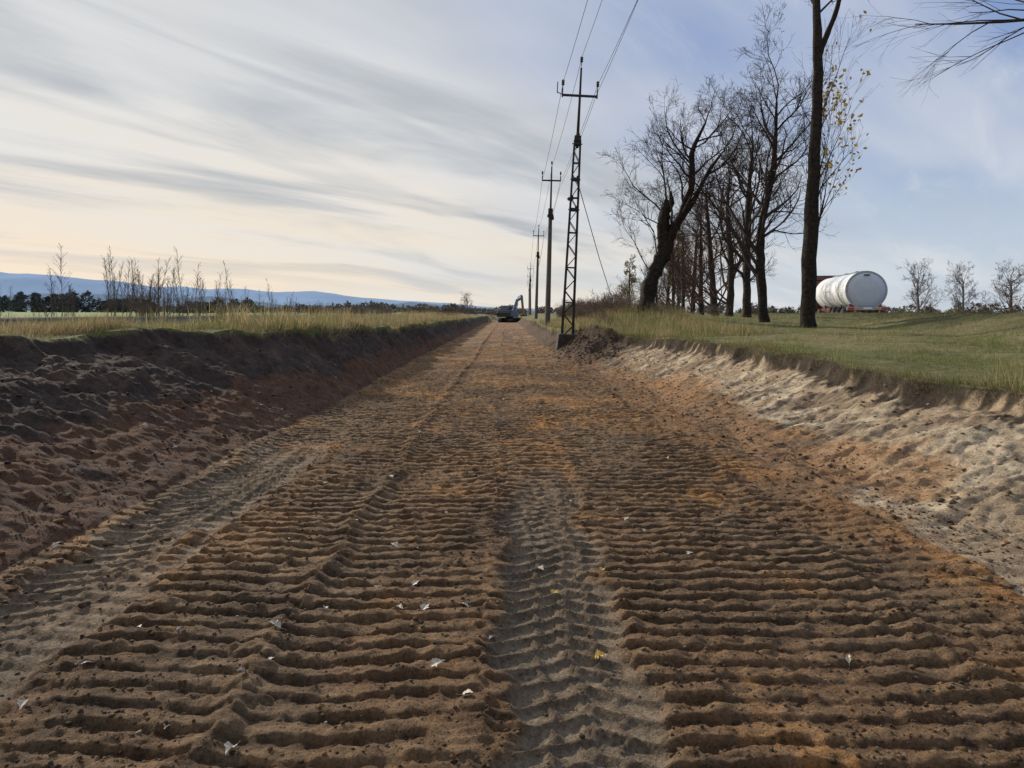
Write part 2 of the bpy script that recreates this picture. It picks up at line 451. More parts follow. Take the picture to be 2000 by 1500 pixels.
def tree(loc, trunk, trads, seed, label, cat='tree', limbs=15, frm=.35, llen=3.0, nch=(7, 5, 3), up=.10, ang=(25, 60), rmin=.008,
         mbark=None, mtwig=None, group=None, extra=None, leaves=0, lmat=None, lsz=.05, bias=None, wig=.28, topf=1.0, lfilt=None, wob=.22, rj=.08, ltop=1.0, spread=(26, 56)):
    rd = random.Random(seed)
    e = empty('tree', loc, label, cat, group)
    tr = MB(); cr = MB(); tips = []
    pts = [Vector(p) for p in trunk]; tr_ = list(trads)
    pts.insert(1, pts[0].lerp(pts[1], .12)); tr_.insert(1, tr_[0]*1.0); tr_[0] *= 1.45
    pts[0] = pts[0]-Vector((0, 0, .25))
    P, R = rough_trunk(tr, pts, tr_, rd, wob, rj=rj)
    N = len(P)-1
    for i in range(limbs):
        t = frm+(1-frm)*((i+rd.random())/limbs)
        f = t*N; k = min(N-1, int(f)); q = P[k].lerp(P[k+1], f-k)
        td = (P[k+1]-P[k]).normalized()
        az = rd.uniform(0, 2*math.pi)
        side = Vector((math.cos(az), math.sin(az), 0))
        if bias is not None: side = (side+Vector(bias)).normalized()
        a = math.radians(rd.uniform(*ang))
        d = (td*math.cos(a)+side*math.sin(a)).normalized()
        L = llen*rd.uniform(.55, 1.1)*(1-.45*((t-frm)/(1-frm))*topf)
        grow(cr, q, d, L, min(R[k]*.55, .024+L*.014), 0, nch, rd, up, tips, rmin, wig, spread)
    grow(cr, P[-1], (P[-1]-P[-2]).normalized(), llen*.6*ltop, R[-1]*.9, 0, nch, rd, up, tips, rmin, wig, spread)
    if extra: extra(tr, cr, rd, tips, nch, rmin)
    tr.obj('trunk', mbark or m_bark2, e, smooth=True)
    cr.obj('crown', mtwig or m_twig, e)
    if leaves:
        lf = MB()
        tt = [t for t in tips if (lfilt is None or lfilt(t[0]))]
        ts = rd.sample(tt, min(len(tt), leaves))
        for p, q in ts:
            for k in range(rd.randint(1, 3)):
                c = p+rv(rd)*.10; u = rv(rd).normalized()*lsz*rd.uniform(.6, 1.1); w = u.cross(rv(rd)).normalized()*lsz*.7
                b = len(lf.v); lf.v += [c-u, c+w*.8, c+u, c-w*.8]; lf.f.append((b, b+1, b+2, b+3))
        lf.obj('leaves', lmat or m_leafy, e)
    return e

GT = 'bare roadside trees along the verge'
def ex1(tr, cr, rd, tips, nch, rmin):
    rough_trunk(tr, [Vector((.34, 0, 9.3)), Vector((.62, .1, 10.1)), Vector((1.0, .1, 11.0)), Vector((1.45, .2, 12.6))], [.10, .10, .085, .06], rd, n=8)
    for i in range(15):
        z = rd.uniform(3.0, 7.4)
        L = rd.uniform(2.0, 3.6)
        grow(cr, Vector((.28, 0, z)), Vector((rd.uniform(.20, .60), rd.uniform(-.4, .4), 1)).normalized(), L, .024, 0, (6, 4), rd, .10, tips, .005, .16, (18, 42))
    for i in range(3):
        z = rd.uniform(4, 8)
        grow(cr, Vector((.2, 0, z)), Vector((-.4, rd.uniform(-.4, .4), 1)).normalized(), 1.6, .02, 0, (5, 3), rd, .10, tips, .006, .16, (18, 42))
t1 = tree((10.65, 25, hz(10.65, 25)), [(0, 0, 0), (.10, 0, 3), (.25, 0, 6), (.38, 0, 9), (.32, 0, 11.5), (.4, 0, 15)], [.26, .23, .20, .17, .13, .07], 3,
     'tall straight dark-barked tree with few yellow leaves on the verge', limbs=12, frm=.80, llen=2.6, nch=(6, 4, 2), mbark=m_bark, extra=ex1, leaves=240, lsz=.090, group=GT, ang=(25, 50), rj=.06, wob=.2,
     lfilt=lambda p: p.x > .6 and 3.2 < p.z < 10.8 and (abs(p.z-8.2) < 1.2 or abs(p.z-5.4) < 1.0 or (p.x*37 % 1) < .2))
t2 = tree((10.3, 28.2, hz(10.3, 28.2)), [(0, 0, 0), (-.15, 0, 2.2), (-.1, 0, 3.8), (.35, 0, 6.0), (.50, .1, 7.6), (.5, 0, 8.8)], [.19, .16, .145, .11, .07, .035], 5,
     'bare tree with slightly crooked trunk and fine spreading twigs', limbs=20, frm=.28, llen=4.9, nch=(8, 5, 4), group=GT, up=.10, ang=(26, 60), leaves=60, lsz=.045, mbark=m_bark, rmin=.0055, bias=(-.3, 0, 0), wig=.32)
t3 = tree((11.6, 34, hz(11.6, 34)), [(0, 0, 0), (0, 0, 3), (.1, 0, 6), (.3, 0, 8.2)], [.20, .165, .115, .045], 8,
     'bare tree with straight grey trunk', limbs=17, frm=.32, llen=4.6, nch=(7, 5, 4), group=GT, up=.10, rmin=.0065, ang=(26, 62), bias=(-.2, 0, 0), wig=.32)
t4 = tree((13.3, 42, hz(13.3, 42)), [(0, 0, 0), (.1, 0, 3), (-.1, 0, 6), (0, 0, 8.2)], [.22, .17, .12, .05], 9,
     'bare tree with reddish twigs in a roadside row', limbs=17, frm=.26, llen=4.6, nch=(7, 5, 3), group=GT, mtwig=m_twigr, rmin=.008, up=.11)
t5 = tree((14.2, 48, hz(14.2, 48)), [(0, 0, 0), (-.2, 0, 3), (-.4, 0, 6), (-.6, 0, 8.2)], [.24, .18, .13, .05], 10,
     'bare tree with thin reddish twigs in a roadside row', limbs=18, frm=.2, llen=4.6, nch=(7, 5, 3), group=GT, mtwig=m_twigr, rmin=.009, up=.13)
for (x, y, s, rz, src) in ((15.2, 55, .95, 1.3, t4), (15.6, 59, .85, 2.2, t5), (16.1, 64, .9, 4.1, t3), (16.6, 70, .85, .6, t4), (17.8, 78, .9, 3.0, t5), (18.8, 88, .85, 5.1, t4), (20.2, 100, .8, 2.0, t3)):
    copy_thing(src, (x, y, hz(x, y)), rz, s)
def exl(tr, cr, rd, tips, nch, rmin):
    rough_trunk(tr, [Vector((.72, 0, 2.2)), Vector((.74, 0, 3.1)), Vector((.72, 0, 3.9)), Vector((.84, 0, 4.5)), Vector((.78, 0, 4.75))], [.28, .26, .23, .20, .05], rd, .25, n=10, rj=.11)
    rough_trunk(tr, [Vector((.84, 0, 4.2)), Vector((1.06, 0, 4.6)), Vector((1.02, 0, 5.1))], [.12, .10, .03], rd, .2, n=8, rj=.10)
    rough_trunk(tr, [Vector((1.15, 0, 3.5)), Vector((1.9, -.1, 4.6)), Vector((2.6, -.1, 5.9)), Vector((3.1, -.1, 6.6))], [.14, .11, .08, .04], rd, .2, n=8, rj=.10)
    for (p, d, L, r) in (((.85, 0, 4.5), (.1, .2, .95), 3.4, .05), ((2.6, 0, 5.8), (.8, -.3, .5), 2.6, .06), ((.75, 0, 4.1), (-.5, .1, .9), 3.0, .04), ((.45, 0, 2.3), (-.4, -.3, .9), 2.8, .035),
                         ((1.9, 0, 6.2), (-.5, .2, .8), 3.2, .05), ((2.0, 0, 6.9), (.9, .1, .6), 3.0, .05), ((.3, 0, 1.5), (-.6, .3, .8), 2.8, .03), ((.72, 0, 3.6), (-.8, -.2, .6), 2.4, .03),
                         ((1.95, 0, 5.9), (-.7, -.3, .7), 2.6, .04), ((3.0, 0, 6.5), (.5, .3, .8), 2.2, .04), ((2.0, 0, 4.8), (.8, .3, .3), 2.0, .03)):
        grow(cr, Vector(p), Vector(d).normalized(), L, r, 0, (8, 5, 4), rd, .07, tips, .0055, .32)
tl = tree((6.0, 30, hz(6.0, 30)), [(0, 0, 0), (.02, 0, .7), (.28, 0, 1.5), (.68, 0, 2.4), (1.0, 0, 3.2), (1.5, 0, 4.2), (1.92, 0, 5.4), (1.92, 0, 6.7), (2.5, 0, 8.0)], [.35, .32, .30, .30, .24, .16, .13, .10, .035], 12,
     'old leaning tree with broken forked dark trunk on a shrubby mound', limbs=11, frm=.55, llen=2.8, nch=(8, 5, 4), mbark=m_bark, extra=exl, rmin=.0055, ang=(30, 75), wob=.22, rj=.10, up=.06, wig=.32)
ty = tree((17.6, 72, hz(17.6, 72)), [(0, 0, 0), (.1, 0, 2.5), (0, 0, 4.5), (.1, 0, 7.0)], [.16, .13, .1, .04], 14,
     'young tree with remaining dry yellow foliage', limbs=16, frm=.3, llen=2.8, nch=(6, 4, 2), leaves=900, lmat=m_leafd, lsz=.11, rmin=.012, group='young yellowing trees')
copy_thing(ty, (20.6, 84, hz(20.6, 84)), 2.1, 1.05)
copy_thing(ty, (16.2, 92, hz(16.2, 92)), 4.1, .85)
tree((19.3, 20.5, hz(19.3, 20.5)), [(0, 0, 0), (-.1, 0, 3), (-.3, 0, 6), (-.2, 0, 11), (0, 0, 15)], [.3, .26, .2, .15, .05], 19,
     'bare tree with long outer branches beside the road', limbs=18, frm=.73, llen=6.6, nch=(9, 6, 2), up=-.01, ang=(60, 88), bias=(-.8, 0, 0), rmin=.0042, wig=.16, topf=.3, spread=(16, 38))
tf = tree((61, 105, hz(61, 105)-.3), [(0, 0, 0), (.1, 0, 2.0), (.0, 0, 4.2), (.1, 0, 6.0)], [.22, .18, .13, .06], 23,
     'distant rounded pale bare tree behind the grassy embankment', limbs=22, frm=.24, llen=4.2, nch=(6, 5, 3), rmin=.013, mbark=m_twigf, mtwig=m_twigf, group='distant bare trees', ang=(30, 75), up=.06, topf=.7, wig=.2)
copy_thing(tf, (66.5, 103, hz(66.5, 103)-.3), 1.9, (.82, .82, .95))
copy_thing(tf, (77, 108, hz(77, 108)-.3), 3.6, (1.25, 1.25, .98))
copy_thing(tf, (-6.6, 128, 1.0), 2.7, .50, 'small distant bare tree beside the dug roadway')
copy_thing(tf, (26, 150, hz(26, 150)), 2.7, (.9, .9, .9))
copy_thing(tf, (31, 158, hz(31, 158)), .7, (.9, .9, .8))

# ------------------------------------------------------------ shrubs
def shrub_mesh(seed, h, nst, nch, rmin, mat, name='stems'):
    rd = random.Random(seed); mb = MB(); tips = []
    for i in range(nst):
        d = Vector((rd.uniform(-.7, .7), rd.uniform(-.7, .7), 1)).normalized()
        grow(mb, Vector((rd.uniform(-.3, .3)*h, rd.uniform(-.3, .3)*h, -.1)), d, h*rd.uniform(.55, 1.0), .010*h, 0, nch, rd, .05, tips, rmin)
    for p, q in tips:
        if rd.random() < .25:
            c = p; u = rv(rd).normalized()*.025*h; w = u.cross(rv(rd)).normalized()*.018*h
            b = len(mb.v); mb.v += [c-u, c+w, c+u, c-w]; mb.f.append((b, b+1, b+2, b+3))
    return mb.obj(name, mat, mesh_only=True)
shr = [shrub_mesh(50+k, 1.5, 11, (6, 4), .006, m_shrub, 'shrub') for k in range(3)]
rd = random.Random(77)
def place_mesh(me, name, x, y, sc, label, cat, group, z=None):
    o = bpy.data.objects.new(name, me); col.objects.link(o)
    o.location = (x, y, hz(x, y)-.03 if z is None else z); o.rotation_euler = (0, 0, rd.uniform(0, 6.28)); o.scale = (sc, sc, sc*rd.uniform(.85, 1.15))
    o['label'] = label; o['category'] = cat; o['group'] = group
    return o
for i in range(84):
    y = rd.uniform(27.5, 75); x = 3.2+ (y-30)*.05+abs(rd.gauss(0, 1.4)) + rd.uniform(0, 1.6)
    place_mesh(rd.choice(shr), 'shrub', x, y, rd.uniform(.40, 1.0)*(.6 if y < 33 else 1), 'leafless brown shrub on the bank by the poles', 'shrub', 'brown shrubs on the bank')
for (x, y, s) in ((5.2, 31.5, .65), (6.6, 30.5, .45), (5.6, 30.2, .5), (4.9, 30.8, .6), (6.9, 31.0, .45), (6.1, 29.3, .35), (7.4, 31.5, .4), (16.5, 46, .5), (18, 50, .6), (14.8, 60, .7), (18, 66, .9), (20, 70, 1.0), (7.5, 40, .6), (8.5, 48, .7), (9.5, 60, 1.0), (11, 68, 1.1), (9, 75, 1.2), (12.5, 80, 1.2)):
    place_mesh(rd.choice(shr), 'shrub', x, y, s, 'low leafless shrub at the foot of the trees', 'shrub', 'low shrubs by the trees')
for i in range(16):
    x = rd.uniform(-3.4, 5); y = rd.uniform(137, 150)
    place_mesh(rd.choice(shr), 'shrub', x, y, rd.uniform(.6, 1.2), 'brown scrub closing the end of the cutting', 'shrub', 'brown scrub at the end of the cutting')

# ------------------------------------------------------------ tall weeds
def weed_mesh(seed, h):
    rd = random.Random(seed); mb = MB()
    for s in range(rd.randint(1, 3)):
        p = Vector((rd.uniform(-.12, .12), rd.uniform(-.12, .12), -.05)); d = Vector((rd.uniform(-.18, .18), rd.uniform(-.12, .12), 1)).normalized()
        H = h*rd.uniform(.55, 1); pts = [p.copy()]; n = 8
        for i in range(n):
            d = (d+rv(rd)*.06).normalized(); p = p+d*H/n; pts.append(p.copy())
        mb.tube(pts, [.0042*(1-.7*i/n)+.0009 for i in range(n+1)], 3, cap=False)
        for i in range(30):
            t = rd.uniform(.25, 1); f = t*n; k = min(n-1, int(f)); q = pts[k].lerp(pts[k+1], f-k)
            az = rd.uniform(0, 6.28); L = H*.24*(1.15-t)*rd.uniform(.4, 1.2)+.03
            dd = Vector((math.cos(az)*.45, math.sin(az)*.45, .88)).normalized()
            e = q+dd*L+Vector((math.cos(az), math.sin(az), 0))*L*.14
            mb.tube([q, q+dd*L*.5, e], [.0019, .0015, .0010], 3, cap=False)
            for m in range(int(2+L*22)):
                c = q.lerp(e, rd.uniform(.35, 1))+rv(rd)*.009; u = rv(rd).normalized()*rd.uniform(.0035, .009); w = u.cross(rv(rd)).normalized()*.0045
                b = len(mb.v); mb.v += [c-u, c+w, c+u]; mb.f.append((b, b+1, b+2))
    return mb.obj('weed_plant', m_weed, mesh_only=True)
weeds = [weed_mesh(90+k, 1.0) for k in range(11)]
GW = 'dry weeds along the railway'
wl = 'tall dry brown weed with feathery seed heads'
def weed(x, y, h): place_mesh(rd.choice(weeds), 'weed_plant', x, y, h, wl, 'weed', GW)
weed(-9.75, 15.3, 2.0); weed(-9.6, 15.5, 1.2); weed(-10.3, 16, 1.1); weed(-9.9, 15.6, 1.0); weed(-9.4, 15.6, 1.4)
for i in range(32): weed(-11.2+rd.gauss(1.0, .55), 20.3+rd.uniform(-1, 1.6), rd.uniform(.8, 2.5))
for i in range(16): weed(-9.5+rd.gauss(0, .35), 22+rd.uniform(-.6, 1), rd.uniform(.9, 2.4))
for i in range(22): weed(-10.9+rd.uniform(0, 3.6), 26.5+rd.uniform(-1, 2), rd.uniform(.6, 2.0))
for i in range(120):
    y = 13+62*rd.random()**1.3; weed(rd.uniform(-13.5, -10.9), y, rd.uniform(.4, 1.4))
for i in range(50):
    y = rd.uniform(9, 60); weed(rd.uniform(-7.6, -5.0), y+4, rd.uniform(.2, .45))
for i in range(34):
    y = rd.uniform(40, 118); place_mesh(rd.choice(shr), 'shrub', rd.uniform(-14, -10.8), y, rd.uniform(.4, .9), 'dry brown scrub beside the railway', 'shrub', 'dry scrub along the railway')
for i in range(16):
    y = rd.uniform(60, 135); place_mesh(rd.choice(shr), 'shrub', rd.uniform(-7, -4.8), y, rd.uniform(.35, .7), 'dry brown scrub at the edge of the cutting', 'shrub', 'dry scrub at the cutting edge')

# ------------------------------------------------------------ grass
def grass(name, x, y, h, w, cols, label, lean=None):
    n = len(x)
    z = terrain(x, y)-.01
    az = rng.uniform(0, 2*np.pi, n); ln = rng.normal(0, .45, n)*h; la = rng.uniform(0, 2*np.pi, n)
    b0 = np.stack([x-np.cos(az)*w, y-np.sin(az)*w, z], 1); b1 = np.stack([x+np.cos(az)*w, y+np.sin(az)*w, z], 1)
    lx = 0 if lean is None else lean*h
    hh = h if lean is None else h*(1-np.abs(lean)*.9)
    t = np.stack([x+np.cos(la)*ln+lx, y+np.sin(la)*ln, z+hh], 1)
    V = np.stack([b0, b1, t], 1).reshape(-1, 3)
    F = np.arange(3*n).reshape(-1, 3)
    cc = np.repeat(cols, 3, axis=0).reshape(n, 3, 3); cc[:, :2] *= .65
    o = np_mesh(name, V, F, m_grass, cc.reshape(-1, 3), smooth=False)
    o['kind'] = 'stuff'; o['label'] = label; o['category'] = 'grass'
    return o
def gcol(n, x, y, dry, seed):
    green = np.array([.125, .175, .040]); ol = np.array([.23, .22, .075]); straw = np.array([.46, .36, .20])
    a = fbm(x*.9, y*.9, 3, seed); r = rng.random(n)
    c = green[None]*(1-a[:, None])+ol[None]*a[:, None]
    m = (r < np.clip(dry+(a-.5)*1.6, 0, 1))[:, None]
    c = np.where(m, straw[None]*rng.uniform(.6, 1.1, (n, 1)), c)
    return c*rng.uniform(.7, 1.25, (n, 1))
n = 240000
y = 5.5+44*rng.random(n)**1.7; x = 2.6+rng.random(n)*(4+y*.62)
_, MM = terrain(x, y, True)
pf_ = fbm(x*1.1, y*1.1, 3, 7)
k = (x > MM['topR']+.02) & (x < .78*y+2.5) & (pf_*1.7+rng.random(n)*.5 > .95)
x = x[k]; y = y[k]; e = MM['e'][k]; n = len(x)
sc = .5+.5*np.clip(y/20, 0, 2)
tuft = sm((fbm(x*2.2, y*1.6, 2, 8)-.62)*9)
h = rng.uniform(.02, .070, n)*(.3+1.3*fbm(x*.8, y*.8, 3, 4))*(1+1.0*(x < MM['topR'][k]+.4))*(1+2.2*tuft)
cl = gcol(n, x, y, .38, 301); cl = cl*(1-.42*e[:, None])*(1+.25*tuft[:, None])  # blades on the embankment darkened too, its shade put into their colour
grass('verge_grass', x, y, h, .0035*sc+.001, cl, 'short green and yellowing grass on the verge')
n = 52000
y = 5.5+18*rng.random(n)**1.2
x = ip(y, TOP_R)+rng.uniform(-.8, 1.0, n)
_, MM = terrain(x, y, True); d_ = x-MM['topR']; k = (d_ > -.12) & (d_ < .22) & (fbm(y*1.7, x*0, 3, 33)+rng.random(n)*.4 > .60); x = x[k]; y = y[k]; n = len(x)
grass('turf_fringe', x, y, rng.uniform(.05, .20, n), np.full(n, .004), gcol(n, x, y, .6, 351)*.75, 'ragged dry turf hanging over the cut edge', lean=rng.uniform(-.95, .1, n))
n = 36000
y = 19.5+35*rng.random(n); x = 2.7+rng.random(n)*4.8
_, MM = terrain(x, y, True); k = (x > MM['topR']) & (fbm(x*1.3, y*.9, 3, 37)+rng.random(n)*.4 > .55); x = x[k]; y = y[k]; n = len(x)
grass('mound_grass', x, y, rng.uniform(.08, .42, n), np.full(n, .007), gcol(n, x, y, .70, 311), 'tall mixed dry grass on the pole mound')
n = 140000
y = 6+54*rng.random(n)**1.5; x = -11+rng.random(n)*8.0
_, MM = terrain(x, y, True)
edge = MM['topL']-x
k = (edge > -.08) & (np.abs(x+9.2) > 1.30) & (fbm(x*1.3, y*1.3, 3, 9)*1.3+rng.random(n)*.5 > .76)
x = x[k]; y = y[k]; edge = edge[k]; n = len(x)
h = rng.uniform(.03, .10, n)*(.5+2.6*sm((fbm(x*1.3, y*1.0, 2, 14)-.52)*9)*sm((x+8.0)/1.2)*sm((y-9)/3))
cl = gcol(n, x, y, .30, 321)
grass('bank_grass', x, y, h, .003+.00018*y, cl, 'green and straw grass along the cut edge')
n = 36000
y = 14+76*rng.random(n)**1.2; x = -7.4+rng.random(n)*4.1
_, MM = terrain(x, y, True); dn_ = fbm(x*1.2, y*.8, 3, 19); k = (x < MM['topL']+.06) & (dn_*1.5+.16*sm((y-18)/12) > .84); x = x[k]; y = y[k]; dn_ = dn_[k]; n = len(x)
cl = gcol(n, x, y, .95, 331)
grass('dry_grass', x, y, rng.uniform(.08, .46, n)*(.5+sm((dn_-.5)*6)), np.full(n, .008), cl*1.10, 'tall straw coloured dry grass beside the railway')
n = 20000
y = 12+60*rng.random(n); x = -11.0-3*rng.random(n)
k = fbm(x*.8, y*.5, 2, 29) > .45; x = x[k]; y = y[k]; n = len(x)
grass('meadow_grass', x, y, rng.uniform(.12, .45, n), np.full(n, .008), gcol(n, x, y, .8, 335), 'tall dry grass beyond the rails')
n = 30000
cx = np.array([-7.0, -5.6, -4.9, -4.5, -5.9, -7.4, -6.4, -4.4, -4.3, -7.7, -6.9, -5.2]); cy = np.array([10.4, 13.0, 14.2, 17.5, 12.1, 11.3, 11.0, 20.5, 15.8, 9.6, 9.4, 13.4])
ii = rng.integers(0, 12, n); x = cx[ii]+rng.normal(0, .28, n); y = cy[ii]+rng.normal(0, .28, n)
_, MM = terrain(x, y, True); k = (x < MM['topL']+.18); x = x[k]; y = y[k]; n = len(x)
grass('grass_tuft_patch', x, y, rng.uniform(.06, .36, n)*np.array([1, .9, .8, 1, .7, .6, 1.1, 1, 1, .5, .6, .7])[ii[k]], np.full(n, .0045), gcol(n, x, y, .66, 341), 'clumps of long straw grass on the bank edge', lean=rng.uniform(-.3, .95, n))

# ------------------------------------------------------------ gravel / clods
def rocks(name, x, y, s, cols, label, cat):
    n = len(x); z = terrain(x, y)
    V0 = np.array([(1,0,0),(-1,0,0),(0,1,0),(0,-1,0),(0,0,1),(0,0,-1),(.6,.6,.55),(-.6,.6,.55),(-.6,-.6,.55),(.6,-.6,.55)], float)
    F0 = np.array([(0,6,9),(0,2,6),(2,7,6),(2,1,7),(1,8,7),(1,3,8),(3,9,8),(3,0,9),(4,9,6),(4,6,7),(4,7,8),(4,8,9),(5,2,0),(5,1,2),(5,3,1),(5,0,3)])
    k = len(V0)
    V = V0[None]*(rng.uniform(.6, 1.25, (n, k, 1)))*rng.uniform(.7, 1.2, (n, 1, 3))*np.array([1, 1, .7])
    a = rng.uniform(0, 6.28, n); c, s_ = np.cos(a)[:, None], np.sin(a)[:, None]
    vx = V[:, :, 0]*c-V[:, :, 1]*s_; vy = V[:, :, 0]*s_+V[:, :, 1]*c
    V = np.stack([vx, vy, V[:, :, 2]], -1)*s[:, None, None]
    V += np.stack([x, y, z+s*.1], 1)[:, None]
    F = (F0[None]+(np.arange(n)*k)[:, None, None]).reshape(-1, 3)
    o = np_mesh(name, V.reshape(-1, 3), F, m_stone, np.repeat(cols, k, axis=0), smooth=False)
    o['kind'] = 'stuff'; o['label'] = label; o['category'] = cat
n = 60000
y = 2.2+15*rng.random(n)**1.8; x = rng.uniform(-3.6, 3.6, n)
_, MM = terrain(x, y, True); k = (rng.random(n) > MM['tyre']*.85) & (fbm(x*2, y*2, 3, 77)+rng.random(n)*.5 > .60); x = x[k]; y = y[k]; n = len(x)
s = .003+.012*rng.random(n)**5
cb = np.array([[.13, .082, .048], [.25, .145, .068], [.21, .15, .10], [.32, .26, .19]])
rocks('soil_crumbs', x, y, s, cb[rng.choice(4, n, p=[.38, .36, .21, .05])]*rng.uniform(.6, 1.2, (n, 1)), 'crumbs of brown soil scattered over the roadway', 'soil')
n = 5200
y = 2.5+26*rng.random(n)**1.4; side = rng.random(n) < .38
x = np.where(side, -3.05+rng.normal(0, .35, n), 2.85+rng.normal(0, .45, n))
s = .006+.030*rng.random(n)**5
rocks('gravel', x, y, s, cb[rng.choice(4, n, p=[.36, .36, .2, .08])]*rng.uniform(.7, 1.15, (n, 1)), 'small stones and clods along the foot of the banks', 'gravel')
n = 8000
y = 5+19*rng.random(n); lf_ = rng.random(n) < .5
x = np.where(lf_, -3.2-3.6*rng.random(n), 3.0+2.4*rng.random(n))
_, MM = terrain(x, y, True); k = (x > MM['topL']) & (x < MM['topR']-.1); x = x[k]; y = y[k]; n = len(x); lf_ = lf_[k]
cc_ = np.where(lf_[:, None], np.array([[.075, .053, .042]]), np.array([[.27, .20, .135]]))
rocks('bank_clods', x, y, .005+.030*rng.random(n)**5, cc_*rng.uniform(.5, 1.4, (n, 1)), 'loose clods on the sloping soil banks', 'soil')
n = 900
y = 20.5+rng.random(n)*8; x = 2.75+rng.normal(0, .6, n)
rocks('spoil_clods', x, y, .012+.05*rng.random(n)**3, np.array([[.062, .042, .030]])*rng.uniform(.6, 1.5, (n, 1)), 'dark earth clods near the pole base', 'soil')

# ------------------------------------------------------------ fallen leaves
def leaf_mesh(seed, mat):
    rd = random.Random(seed); mb = MB(); n = 12
    prof = [.0, .42, .72, .95, 1.0, .90, .78, .60, .46, .30, .18, .08, 0]
    curl = rd.uniform(.15, .7); bend = rd.uniform(-.25, .35)
    wd = rd.uniform(.28, .40)
    for i in range(n+1):
        t = i/n; w = prof[i]*wd*(1+.14*(-1)**i)
        zc = .10*math.sin(t*3.0)+bend*t*t*.4
        wl_, wr = w*rd.uniform(.75, 1.15), w*rd.uniform(.75, 1.15)
        mb.v += [Vector((-wl_, t-.5, zc+w*curl+rd.uniform(-.02, .04))), Vector((.05*math.sin(t*4+seed), t-.5, zc)), Vector((wr, t-.5, zc+w*curl*rd.uniform(.2, 1.5)+rd.uniform(-.02, .04)))]
    for i in range(n):
        a = i*3
        mb.f += [(a, a+1, a+4, a+3), (a+1, a+2, a+5, a+4)]
    mb.tube([Vector((0, -.5, .0)), Vector((.05, -.75, .03)), Vector((.02, -.95, .06))], [.014, .011, .009], 3)
    return mb.obj('fallen_leaf', mat, mesh_only=True)
lms = [leaf_mesh(k, m_leaf) for k in range(8)]; lyl = [leaf_mesh(20+k, m_leafyel) for k in range(2)]
leafpos = [(-.97,3.85),(-1.07,3.25),(-1.62,3.55),(-1.85,3.6),(-.52,4.2),(-.22,3.9),(-.43,3.9),(-1.31,2.75),(-1.15,3.55),(.29,4.12),(.60,4.35),(-2.1,6.7),(-1.65,6.6),(-.75,4.85),(-.6,4.8),(-.3,3.2),(.45,3.3),(-.15,2.95),(1.6,3.3),(1.7,4.6),(-1.15,3.1),(-1.0,2.6),(.55,6.0),(-.45,5.6),(-1.5,4.9),(-1.1,5.3),(.2,5.4)]
for i in range(44):
    yy = 2.6+16*rd.random()**1.3; leafpos.append((rd.uniform(-3.0, 2.6), yy))
for i in range(34):
    leafpos.append((rd.uniform(-6.5, -3.2), rd.uniform(6, 16)))
for i, (x, y) in enumerate(leafpos):
    yel = i in (9, 10, 16, 30, 41)
    o = bpy.data.objects.new('fallen_leaf', rd.choice(lyl if yel else lms)); col.objects.link(o)
    o.location = (x, y, hz(x, y)+.006); s = rd.uniform(.040, .085)
    o.rotation_euler = (rd.uniform(-.3, .4), rd.uniform(-.4, .4), rd.uniform(0, 6.28)); o.scale = (s, s, s)
    o['label'] = 'curled yellow fallen leaf on the soil' if yel else 'curled pale dry fallen leaf on the soil'
    o['category'] = 'leaf'; o['group'] = 'fallen leaves on the soil'

# ------------------------------------------------------------ railway rails
for xr in (-8.45, -9.95):
    prof = [(-.07, 0), (-.07, .02), (-.012, .035), (-.012, .11), (-.036, .12), (-.036, .155), (.036, .155), (.036, .12), (.012, .11), (.012, .035), (.07, .02), (.07, 0)]
    yr = list(np.arange(3, 150, 1.5)); mb = MB(); n = len(prof)
    for yy in yr:
        for (px, pz) in prof: mb.v.append(Vector((xr+px, yy, 1.365+pz)))
    for i in range(len(yr)-1):
        for k in range(n):
            mb.f.append((i*n+k, i*n+(k+1) % n, (i+1)*n+(k+1) % n, (i+1)*n+k))
    o = mb.obj('railway_rail', m_rail); o['label'] = 'long rusty steel rail along the grassy bank top'; o['category'] = 'rail'; o['group'] = 'rails of the railway track'

